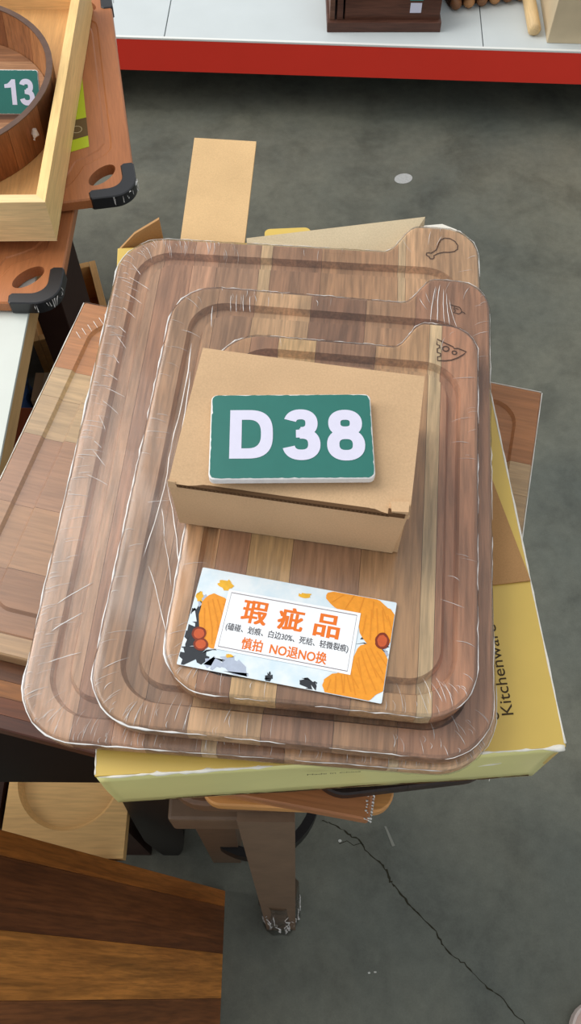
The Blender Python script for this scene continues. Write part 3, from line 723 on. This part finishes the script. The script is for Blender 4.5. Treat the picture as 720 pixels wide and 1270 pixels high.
# ------------------------------------------------------------------ what the stack stands on
sl = thing('acacia_slab', 'dark streaked acacia slab between the large tan board and the black cabinet', 'cutting board', (-3.6, 29.2, 66.35), (0, 0, -13.57))
bm = board_bm(rrect(-20.5, -16.6, 2.5, 15, .3, 3), 1.55, bev=.1)
staves(bm, [-17, -15.6, -14.4, -13.2, -8, -2, 6, 16], 1, [(78, 39, 22), (107, 57, 27), (149, 95, 45), (102, 61, 32), (127, 78, 39), (95, 52, 30), (119, 76, 42)], M_acax, sl)

cb = thing('black_cabinet', 'black-brown cabinet at the left under the acacia slab', 'cabinet', (-18, 30, 47.2))
obj('cabinet_body', box(-34, 8, -13.6, 2, 1.6, 19.1, bev=.1), M_dark2, cb)
obj('plinth', box(-33.6, 7.6, -13.2, 1.6, 0, 1.6), M_black, cb)
for (x, y) in ((-32, -11.5), (-32, .3), (4.5, .3)): obj('leg', box(x - 1.2, x + 1.2, y - 1.2, y + 1.2, -47.2, 0), M_black, cb)
bm = bmesh.new()   # the visible front leg, a broad bent panel
def leg_at(z): return (4.8 - 3.3 * (1 - (z + 47.2) / 47.2), -12.6)
vs = []
for (z, hw) in ((0, 2.8), (-10, 2.8), (-22, 2.7), (-34, 2.5), (-42, 2.1), (-47.2, 1.3)):
    cx, cy = leg_at(z); vs.append([bm.verts.new((cx - hw + (.5 if z < -40 else 0), cy - .9, z)), bm.verts.new((cx + hw, cy - .9, z)), bm.verts.new((cx + hw, cy + .9, z)), bm.verts.new((cx - hw + (.5 if z < -40 else 0), cy + .9, z))])
for a_, b_ in zip(vs, vs[1:]):
    for i in range(4): bm.faces.new((a_[i], a_[(i + 1) % 4], b_[(i + 1) % 4], b_[i]))
bm.faces.new(vs[0]); bm.faces.new(vs[-1]); obj('leg', bm, M_black, cb)

# boards on the stool, at the right
def plank_board(label, loc, rz, outline, t, bounds, cols, axis=1, mat=None, film=False):
    o = thing('cutting_board', label, 'cutting board', loc, (0, 0, rz))
    staves(board_bm(outline, t, bev=.15), bounds, axis, cols, mat or M_tan, o)
    if film:
        bm = bmesh.new(); x1_ = max(p[0] for p in outline); y0_ = min(p[1] for p in outline); rn_ = random.Random(6)
        for k in range(9): add_tube(bm, [(x1_ - rn_.uniform(0, .5), y0_ + k * .22 + rn_.uniform(-.1, .1), t + .04), (x1_ + .12, y0_ + k * .22, t * .7), (x1_ + .15, y0_ + .1 + k * .2, t * .1)], rn_.uniform(.03, .09), 5)
        stuff(obj('film_bunch', bm, M_crease_glint, o, smooth=True))
    return o
plank_board('dark walnut board with rounded corner, hidden edge just under the large tan board', (6.8, 24.5, 66.45), 7, rrect(-6.5, -12.2, 6.5, 12, 2.4, 8), 1.45, [-13, 0, 13], [(46, 32, 28), (52, 36, 30)], 0, M_aca)
plank_board('honey board with rounded corner peeking out right of the wrapped board', (1.0, 22.8, 63.1), -2, rrect(-7, -11.3, 7.0, 10.5, 1.5, 8), 1.55, [-12, -4, 3, 12], [(204, 146, 84), (190, 130, 76), (196, 140, 80)])
plank_board('orange-brown board with film bunched on its corner, on the honey board', (-1.65, 21.05, 64.75), -9.7, rrect(-7.6, -9.2, 9.0, 9, .25, 3), 1.6, [-10, -5, 2, 10], [(176, 116, 72), (160, 102, 62), (170, 110, 70)], film=True)

st = thing('stool', 'wooden stool with film-wrapped leg and dark ring under the stack', 'stool', (-5, 21.5, 0))
obj('seat', prism(rrect(-4.3, -9.5, 9.5, 9.5, 3, 6), 60.2, 63.0, .3), M_tan, st, rgb(104, 76, 56))
M_stl = plain('dim_brown_wrap', rgb(112, 88, 68), .45, .4, .15, 50, .2)
def leg(bm, x0_, y0_, z0_, x1_, y1_, z1_, a, b):
    vs = []
    for x, y, z, h in ((x0_, y0_, z0_, a), (x1_, y1_, z1_, b)): vs.append([bm.verts.new((x + sx * h, y + sy * h, z)) for sx, sy in ((-1, -1), (1, -1), (1, 1), (-1, 1))])
    for i in range(4): bm.faces.new((vs[0][i], vs[0][(i + 1) % 4], vs[1][(i + 1) % 4], vs[1][i]))
    bm.faces.new(vs[0][::-1]); bm.faces.new(vs[1])
for (xa, ya, xb, yb_) in ((3.3, -8.0, 4.2, -12.4), (8.3, 6, 12, 9), (-2.0, 7, -3.6, 10), (-2.0, -5, -3.4, -4)):
    bm = bmesh.new(); leg(bm, xb, yb_, 0, xa, ya, 60.2, 1.9, 2.2); obj('leg', bm, M_stl, st)
bm = bmesh.new(); leg(bm, -7.6, -5.2, 0, 0, 0, 0, .1, .1); bm.free()
bm = bmesh.new(); add_box(bm, -5.4, 5.0, -8.6, -6.6, 46, 51, bev=.3); obj('apron', bm, M_stl, st)
bm = bmesh.new(); add_lathe(bm, [(6.9, 14), (8.0, 14), (8.0, 18), (6.9, 18)], 1.0, .5, 40); obj('foot_ring', bm, M_black, st)
bm = bmesh.new(); rn = random.Random(9); rings = []   # film sock on the front foot
for z, h in ((.1, 2.6), (2, 2.4), (5, 2.3), (9, 2.25), (14, 2.35), (18, 2.2)):
    f = z / 60.2; cx, cy = 4.2 + (3.3 - 4.2) * f, -12.4 + (-8.0 + 12.4) * f
    rings.append([bm.verts.new((cx + h * math.cos(t_) * rn.uniform(.85, 1.2), cy + h * math.sin(t_) * rn.uniform(.85, 1.2), z + (rn.uniform(0, 1.2) if z > 15 else 0))) for t_ in [2 * math.pi * i / 16 for i in range(16)]])
for a_, b_ in zip(rings, rings[1:]):
    for i in range(16): bm.faces.new((a_[i], a_[(i + 1) % 16], b_[(i + 1) % 16], b_[i]))
obj('film_sock', bm, M_film2, st)
bm = bmesh.new()
for k in range(26):
    t_ = rn.uniform(3.4, 6.6); z0_ = rn.uniform(0, 8); ln = rn.uniform(3, 9); pts = []
    for j in range(5):
        z = z0_ + ln * j / 4; f = z / 60.2; cx, cy = 4.2 - .9 * f, -12.4 + 4.4 * f; a_ = t_ + rn.uniform(-.12, .12); pts.append((cx + 2.55 * math.cos(a_), cy + 2.55 * math.sin(a_), z + .1))
    add_tube(bm, pts, [.02, .09, .05, .08, .02], 4)
stuff(obj('film_crease_glints', bm, M_crease_glint, st))  # glimmers of the foot film drawn as white tubes

# pale platter, box beneath, leaning block
pt = thing('recessed_tray', 'pale square wooden tray with a round recess below the black cabinet', 'tray', (-24.4, 20.8, 28.2))
bm = bmesh.new()
sq = resample([(0, -8.5), (6.8, -8.5), (6.8, 9.5), (-6.6, 9.5), (-6.6, -8.5), (0, -8.5)], 64)
rg = [(sq, 0), (sq, 1.9), ([(5.7 * math.sin(2 * math.pi * i / 64), -5.7 * math.cos(2 * math.pi * i / 64)) for i in range(64)], 1.9), ([(5.2 * math.sin(2 * math.pi * i / 64), -5.2 * math.cos(2 * math.pi * i / 64)) for i in range(64)], .8)]
vr = [[bm.verts.new((x, y, z)) for x, y in pl] for pl, z in rg]
for a_, b_ in zip(vr, vr[1:]):
    for i in range(64): bm.faces.new((a_[i], a_[(i + 1) % 64], b_[(i + 1) % 64], b_[i]))
bm.faces.new(vr[0][::-1]); bm.faces.new(vr[-1]); obj('tray_body', bm, M_pine, pt, rgb(214, 172, 112))

bx = thing('dark_crate', 'dark brown crate with double rim beneath the recessed pale tray', 'crate', (-30, 25, 0))
obj('crate_body', box(-16, 11.0, -8.5, 14, 0, 28.1), M_dark, bx)
bm = bmesh.new()
for x in (-4.0, -2.4): add_box(bm, x, x + .8, -9.5, 2, 28.0, 30.0)
obj('rim_strip', bm, M_dark, bx)
lb = thing('acacia_block_board', 'big thick acacia board leaning at the bottom left, striped brown and honey', 'cutting board', (-8.5, 0, 0))
# local x runs up the slope, local y across, built flat then leaned back to the left
ang = math.degrees(math.atan2(50.9, 16.1))
lb.rotation_euler = (0, R(180 + ang), 0)      # local +x points up and to the left
def lean_strip(y_lo, y_hi, col, x_lo0, x_hi=56.0):
    bm = bmesh.new(); add_box(bm, x_lo0, x_hi, y_lo, y_hi, 0, 3.2, bev=.05); obj('stave', bm, M_figx, lb, rgb(*col))
for a_ in ((10.0, 12.0, (172, 104, 42)), (4.35, 9.99, (120, 70, 36)), (-.85, 4.34, (196, 128, 58)), (-7.5, -.86, (136, 84, 46)), (-13, -7.51, (150, 92, 46))): lean_strip(a_[0], a_[1], a_[2], 0)

# ------------------------------------------------------------------ pile at the far left
tr_ = thing('wooden_tray', 'pale square wooden tray on top of the left pile, bowl inside', 'tray', (-31.9, 88.95, 43.58), (0, 0, 1.2))
PINE = rgb(238, 204, 150)
TW, TL, TH, tk = 42.0, 52.0, 6.6, 1.35
def miter(pts, z0, z1): return prism(pts, z0, z1, .06)
obj('front_wall', miter([(0, 0), (-tk, tk), (-TW + tk, tk), (-TW, 0)][::-1], 0, TH), M_pine, tr_, PINE)
obj('back_wall', miter([(0, TL), (-TW, TL), (-TW + tk, TL - tk), (-tk, TL - tk)][::-1], 0, TH), M_pine, tr_, PINE)
obj('side_wall', miter([(0, 0), (0, TL), (-tk, TL - tk), (-tk, tk)], 0, TH), M_piney, tr_, rgb(242, 204, 138))
obj('side_wall', miter([(-TW, 0), (-TW + tk, tk), (-TW + tk, TL - tk), (-TW, TL)], 0, TH), M_piney, tr_, PINE)
bm = box(-TW + tk, -tk, tk, TL - tk, .3, .9); obj('tray_floor', bm, M_piney, tr_, rgb(206, 160, 104))

bw = thing('round_bowl', 'round staved acacia bowl in the pale tray', 'bowl', (-52.4, 113.0, 44.55))
SW = [(150, 96, 58), (104, 64, 40), (184, 128, 78), (132, 82, 50), (96, 58, 38), (170, 116, 72), (120, 74, 46), (198, 156, 108), (140, 92, 60), (112, 70, 46), (160, 106, 66), (126, 80, 54)]
RB = 18.2
nst = 18
for k in range(nst):
    bm = bmesh.new(); add_lathe(bm, [(RB - 1.7, 0), (RB - .3, 0), (RB, 6.6), (RB - .8, 6.6)], 0, 0, 5, True, k * 360 / nst + .1, (k + 1) * 360 / nst - .1); obj('stave', bm, M_acaz, bw, rgb(*SW[(k * 5) % 12]))
bm = bmesh.new(); add_prism(bm, ellipse(0, 0, RB - 1.6, RB - 1.6, 0, 48), .3, 1.3); staves(bm, [-18, -10, -3, 4, 11, 18], 1, [(150, 104, 72), (168, 122, 86), (140, 96, 66), (172, 128, 92), (150, 104, 70)], M_acax, bw, 'base_stave')
bm = bmesh.new(); add_lathe(bm, [(RB - .85, 6.6), (RB + .03, 6.6), (RB + .03, 6.75), (RB - .85, 6.75)], 0, 0, 64); obj('dark_rim', bm, plain('dark_rim_wood', rgb(92, 66, 52), .45, .4, .2, 80), bw)
bm = bmesh.new(); add_tube(bm, [(16.2, -8.9, 3.0), (16.45, -8.5, 3.6), (16.5, -8.4, 4.4)], [.2, .55, .3], 6); obj('film_scrap', bm, M_crease2, bw)
number_sign('number_sign', 'teal number sign ending in 13 propped in the round bowl', '13', (-41.0, 112.9, 48.6), (50, 0, 0), 9.3, 5.75, .5,
    [('1', .45, .0, 2.1, 3.3), ('3', 2.9, .0, 2.15, 3.4)])

def corner_board(label, loc, rz, L_, W_, green=False):
    """plain board with routed groove, oval corner holes and black silicone corners; origin at the near right corner, length along +y, width along -x"""
    o = thing('cutting_board', label, 'cutting board', loc, (0, 0, rz), 'boards with black silicone corners')
    T = 1.75
    outl = rrect(-W_, 0, 0, L_, 3.2, 8)
    h1 = ellipse(-4.5, 4.6, 2.5, 1.3, 45, 28); h2 = ellipse(-4.5, L_ - 4.6, 2.5, 1.25, -45, 28)
    go = rrect(-W_ + 4, 3.2, -3.3, L_ - 3.2, 5.2, 10); gi = rrect(-W_ + 5.1, 4.3, -4.4, L_ - 4.3, 4.3, 10)
    def chop(pl): # cut the groove round the corner hole
        return pl
    go = groove_path(-W_ + 4, 2.6, -2.6, L_ - 2.6, 7.2); gi = groove_path(-W_ + 5.0, 3.7, -3.7, L_ - 3.7, 7.4)
    bm = board_bm(outl, T, go, gi, .12, [h1, h2], .2)
    obj('board', bm, M_orange, o, rgb(176, 112, 70))
    for sgn, yo in ((1, 0), (-1, L_)):
        def q(x, y): return (x, yo + sgn * y)
        pts = [(-6.2, -.18)] + arc(-3.2, 3.2, 3.38, -90, 0, 12) + [(.18, 6.0), (-.1, 6.4), (-1.3, 6.4), (-1.75, 6.0)] + arc(-3.9, 3.9, 2.2, 0, -90, 10) + [(-6.2, 1.65), (-6.6, 1.2), (-6.5, .1)]
        pl = [q(x, y) for x, y in pts]
        if sgn < 0: pl = pl[::-1]
        bm = prism(pl, -.15, T + .18, .14); obj('silicone_corner', bm, M_silicone, o, smooth=False)
        bm = bmesh.new(); rn_ = random.Random(int(L_) + sgn)
        for k in range(12):
            t_ = rn_.uniform(0, 1); x, y = (-3.2 + 3.45 * math.sin(R(90 * t_)), 3.2 - 3.45 * math.cos(R(90 * t_))); x2, y2 = x + rn_.uniform(-.5, .5), y + rn_.uniform(-.5, .5)
            add_tube(bm, [(*q(x, y), rn_.uniform(0, T)), (*q((x + x2) / 2, (y + y2) / 2), rn_.uniform(.3, T + .1)), (*q(x2, y2), T + .1)], [.02, rn_.uniform(.03, .09), .02], 4)
        stuff(obj('film_crease_glints', bm, M_crease_glint, o))
    return o
def groove_path(xa, ya, xb, yb2, c):
    """closed groove outline whose right corners bow inwards around the hand holes"""
    p = []
    def s_corner(x, y, sx, sy):   # from the horizontal run to the vertical run
        pts = [(x - sx * (c + 1.5), y), (x - sx * (c + .2), y + sy * .15), (x - sx * (c - 1.0), y + sy * 1.0), (x - sx * (c - 2.0), y + sy * 2.6), (x - sx * (c - 2.9), y + sy * (c - 2.9)), (x - sx * 2.6, y + sy * (c - 2.0)), (x - sx * 1.0, y + sy * (c - 1.0)), (x - sx * .15, y + sy * (c + .2)), (x, y + sy * (c + 1.5))]
        return pts
    p += [(xa + 2, ya)] + s_corner(xb, ya, 1, 1) + s_corner(xb, yb2, 1, -1)[::-1] + [(xa + 2, yb2), (xa, yb2 - 2), (xa, ya + 2)]
    # densify
    q = []
    for i in range(len(p)):
        a_, b_ = p[i], p[(i + 1) % len(p)]
        for k in range(3): q.append((a_[0] + (b_[0] - a_[0]) * k / 3, a_[1] + (b_[1] - a_[1]) * k / 3))
    return q
b1 = corner_board('upper orange-brown board with black corners and lime label, under the tray', (-22.0, 98.3, 41.7), 10.5, 50.5, 36, True)
b2 = corner_board('lower orange-brown board with black corners, half under the pale tray', (-31.2, 79.8, 39.6), -.5, 42, 32)
lab = bmesh.new(); add_prism(lab, [(-8.6, 10.2), (-5.9, 10.9), (-5.9, 27), (-8.6, 27)], 1.76, 1.80)
ll = obj('lime_label', lab, plain('lime_print', rgb(186, 202, 38), .45), b1)
lab = bmesh.new(); add_prism(lab, [(-8.6, 12.6), (-5.89, 13.3), (-5.89, 17.4), (-8.6, 16.9)], 1.80, 1.815); obj('label_band', lab, plain('brown_print', rgb(104, 82, 46), .5), ll)
lab = bmesh.new(); ribbon(lab, ellipse(-7.45, 14.9, .75, .75, 0, 20), .1, 1.83, True); obj('label_ring', lab, plain('pale_print', rgb(204, 190, 150), .5), ll, recalc=False)

wb = thing('white_topped_board', 'white-topped wooden board below the orange-brown boards at the left edge', 'board', (-35.45, 50, 35.5))
obj('white_top', box(-30, 0, 0, 46, 3.4, 3.9, bev=.05), plain('white_laminate', rgb(208, 213, 206), .35, .4, .04, 20), wb)
obj('board_core', box(-30, -.05, .05, 46, 0, 3.38, bev=.05), M_piney, wb, rgb(196, 156, 104))
bs = thing('storage_plinth', 'dark brown plinth block carrying the pile at the far left', 'plinth', (-62, 78, 0)); obj('body', box(-14, 8, -26, 40, 0, 35.4, bev=.2), M_dark, bs)
ds = thing('dark_cabinet', 'dark brown cabinet standing under the black-cornered boards', 'cabinet', (-36.5, 92, 0))
obj('cabinet_body', box(-.7, 3.6, -6, 6.5, 0, 35.2, bev=.15), M_dark, ds)
obj('top_strip', box(2.0, 3.7, -6.1, 6.6, 35.2, 36.3), plain('brown_strip', rgb(70, 50, 42), .5, .3), ds)
cr = thing('pine_crate', 'light wooden crate on the floor behind the dark cabinet', 'crate', (-36.6, 118.6, 0), (0, 0, 17))
CRC = rgb(206, 156, 94)
obj('side_wall', box(-1.2, 0, -16, 0, 0, 10, bev=.06), M_piney, cr, CRC); obj('side_wall', box(-14, -12.8, -16, 0, 0, 10, bev=.06), M_piney, cr, CRC)
obj('end_wall', box(-12.75, -1.25, -1.2, 0, 0, 10, bev=.06), M_pine, cr, CRC); obj('end_wall', box(-12.75, -1.25, -16, -14.8, 0, 10, bev=.06), M_pine, cr, CRC)
obj('crate_floor', box(-12.75, -1.25, -14.75, -1.25, .2, 2.0), M_piney, cr, rgb(176, 116, 62))
ob = thing('orange_box', 'reddish brown wooden box on the floor left of the stack', 'box', (-45, 74, 0)); obj('box_body', box(-8, 6.5, -14, 7.5, 0, 13.5, bev=.2), M_piney, ob, rgb(122, 60, 34)); obj('box_lid', box(-8.2, 6.7, -14.2, 7.7, 13.5, 15, bev=.2), M_piney, ob, rgb(132, 64, 36))
bm = bmesh.new(); rn = random.Random(2)
bmesh.ops.create_icosphere(bm, subdivisions=3, radius=1.0)
for v in bm.verts: k = 1 + rn.uniform(-.14, .14); v.co = Vector((v.co.x * 2.1 * k, v.co.y * 5.2 * k, max(-.55, v.co.z) * 5.5 * k))
zmin = min(v.co.z for v in bm.verts)
for v in bm.verts: v.co.z = max(v.co.z, -2.9) + 2.9
tag(obj('plastic_bag', bm, plain('blue_plastic', rgb(66, 92, 140), .25, .6, .2, 60), None, loc=(-48.2, 91.3, 0)), 'crumpled blue plastic bag on the floor beside the reddish box', 'bag')
kc = thing('kraft_carton', 'small kraft carton on the floor to the right of the blue plastic bag', 'box', (-43.0, 92.6, 0)); obj('box_body', box(-2.2, 2.2, -3, 3, 0, 6, bev=.1), M_kraft, kc); obj('tape', box(-.6, .6, -3.05, 3.05, 5.9, 6.03), plain('tape', rgb(206, 186, 150), .3, .5), kc)

# ------------------------------------------------------------------ red-edged shelf at the back
shf = thing('display_shelf', 'low white display shelf with red front lip along the back', 'shelf', (10, 171.8, 0), (0, 0, -2.2))
M_wht = plain('white_steel', rgb(200, 207, 208), .4, .4, .04, 8)
for k in range(5):
    a_ = -160 + 66 * k - 9; obj('deck_panel', box(a_ + .1, a_ + 65.9, .15, 75, 17.0, 18.0, bev=.08), M_wht, shf)
obj('front_lip', box(-169, 161, -.2, .1, 10.6, 17.6, bev=.06), plain('red_enamel', rgb(232, 58, 42), .4, .4, .03, 10), shf)
obj('lip_edge', box(-169, 161, -.25, .4, 17.6, 18.05, bev=.08), plain('white_edge', rgb(226, 228, 224), .4), shf)
obj('kick_panel', box(-169, 161, 38, 39, 0, 17.0), plain('dark_kick', rgb(84, 86, 84), .6), shf)
obj('back_frame', box(-169, 161, 70, 75, 0, 17.0), plain('dark_frame', rgb(60, 60, 62), .6), shf)
wx = thing('walnut_box', 'dark walnut box with two stickers on the white shelf', 'box', (6.8, 175.4, 18.02), (0, 0, .8))
WAL = rgb(98, 62, 48)
obj('base', box(0, 23.6, 0, 16, 0, 2.1, bev=.12), M_acax, wx, rgb(92, 60, 48)); obj('box_body', box(3.6, 23.2, 1.0, 16, 2.1, 8.4, bev=.1), M_acax, wx, WAL)
obj('side_frame', box(.5, 1.5, .9, 16, 2.1, 8.0, bev=.08), M_acax, wx, rgb(120, 86, 70)); obj('side_frame', box(2.0, 3.2, .9, 16, 2.1, 8.2, bev=.08), M_acax, wx, rgb(90, 58, 46))
obj('lid', box(3.4, 23.4, .8, 16.2, 8.4, 9.4, bev=.1), M_acax, wx, rgb(156, 108, 74))
obj('sticker', box(16.9, 19.2, .9, 1.0, 3.6, 5.6), plain('white_sticker', rgb(216, 214, 232), .5), wx); obj('sticker', box(16.7, 19.4, .9, 1.0, 6.1, 7.8), plain('green_sticker', rgb(70, 130, 124), .5, .3, .2, 200), wx)

wk = thing('beaded_basket', 'dark basket with a rim of round wooden beads on the white shelf', 'basket', (34.5, 183.2, 18.02), (0, 0, 14))
obj('basket_body', box(-1.4, 16, 1.4, 14, 0, 7, bev=.6), plain('dark_wicker', rgb(74, 50, 34), .7, .2, .4, 120, .6), wk)
for k in range(6):
    bm = bmesh.new(); bmesh.ops.create_icosphere(bm, subdivisions=2, radius=1.25); obj('bead', bm, M_pine, wk, rgb(*((176, 128, 84) if k % 2 else (132, 92, 62))), smooth=True, loc=(-.2 + 2.9 * k, .55, 1.3))
for k in range(5):
    bm = bmesh.new(); bmesh.ops.create_icosphere(bm, subdivisions=2, radius=1.2); obj('bead', bm, M_pine, wk, rgb(*((112, 76, 52) if k % 2 else (150, 106, 70))), smooth=True, loc=(1.2 + 2.9 * k, .75, 3.6))

bm = bmesh.new(); add_tube(bm, [(0, 0, 1.4), (0, .4, 1.4), (0, 11.6, 1.4), (0, 12, 1.4)], [.8, 1.35, 1.35, .8], 12)
tag(obj('wooden_peg', bm, M_piney, None, rgb(214, 184, 136), smooth=True, loc=(49.6, 174.3, 18.02), rot=(0, 0, -1)), 'pale wooden rod lying on the shelf beside the cardboard carton', 'rod')
rc = thing('cardboard_carton', 'large kraft cardboard carton at the right end of the shelf', 'box', (52.2, 172.4, 18.02), (0, 0, -2))
obj('box_body', box(0, 40, 0, 24, 0, 22, bev=.15), M_kraft_gr, rc); obj('top_flap', box(0, 40, 0, 11.9, 22, 22.3), M_kraft_gr, rc); obj('top_flap', box(0, 40, 12.1, 24, 22, 22.3), M_kraft_gr, rc)

# ------------------------------------------------------------------ pale pink shoe tip, lower right
so = thing('shoe', 'pale pink shoe whose toe just enters the bottom right corner', 'shoe', (39.9, -4.7, 0), (0, 0, -35))
prof = [(0, -3.2), (3, -4.1), (8, -4.4), (16, -3.6), (24, -3.5), (26, -2.2), (26.4, 0)]
outl = [(-x + 3.6, y) for x, y in prof]; half = prof
ring = [(x - 3.4, y) for x, y in half] + [(x - 3.4, -y) for x, y in half[::-1][1:]]
ring = [(-4.3, 0)] + ring if False else ring
ring = arc(-.4, 0, 3.6, 110, 250, 10) + [(5, -4.2), (12, -3.7), (20, -3.5)] + arc(21, 0, 3.3, -80, 80, 8) + [(20, 3.5), (12, 3.7), (5, 4.2)]
obj('sole', prism(ring, 0, 2.2, .3), plain('white_rubber', rgb(236, 220, 212), .6, .3), so)
bm = bmesh.new(); levels = [(2.2, .98, 0), (3.6, .95, .2), (5.0, .82, 1.0), (6.2, .62, 2.6), (6.8, .42, 4.4)]; vr = []
for z, s_, dx in levels: vr.append([bm.verts.new(((x - 9) * s_ + 9 + dx, y * s_, z + max(0, x - 6) * .16 * (z - 2.2) / 4)) for x, y in ring])
for a_, b_ in zip(vr, vr[1:]):
    for i in range(len(a_)): bm.faces.new((a_[i], a_[(i + 1) % len(a_)], b_[(i + 1) % len(a_)], b_[i]))
bm.faces.new(vr[-1]); obj('upper', bm, plain('pale_pink_leather', rgb(238, 208, 196), .5, .3, .04, 40), so, smooth=True)
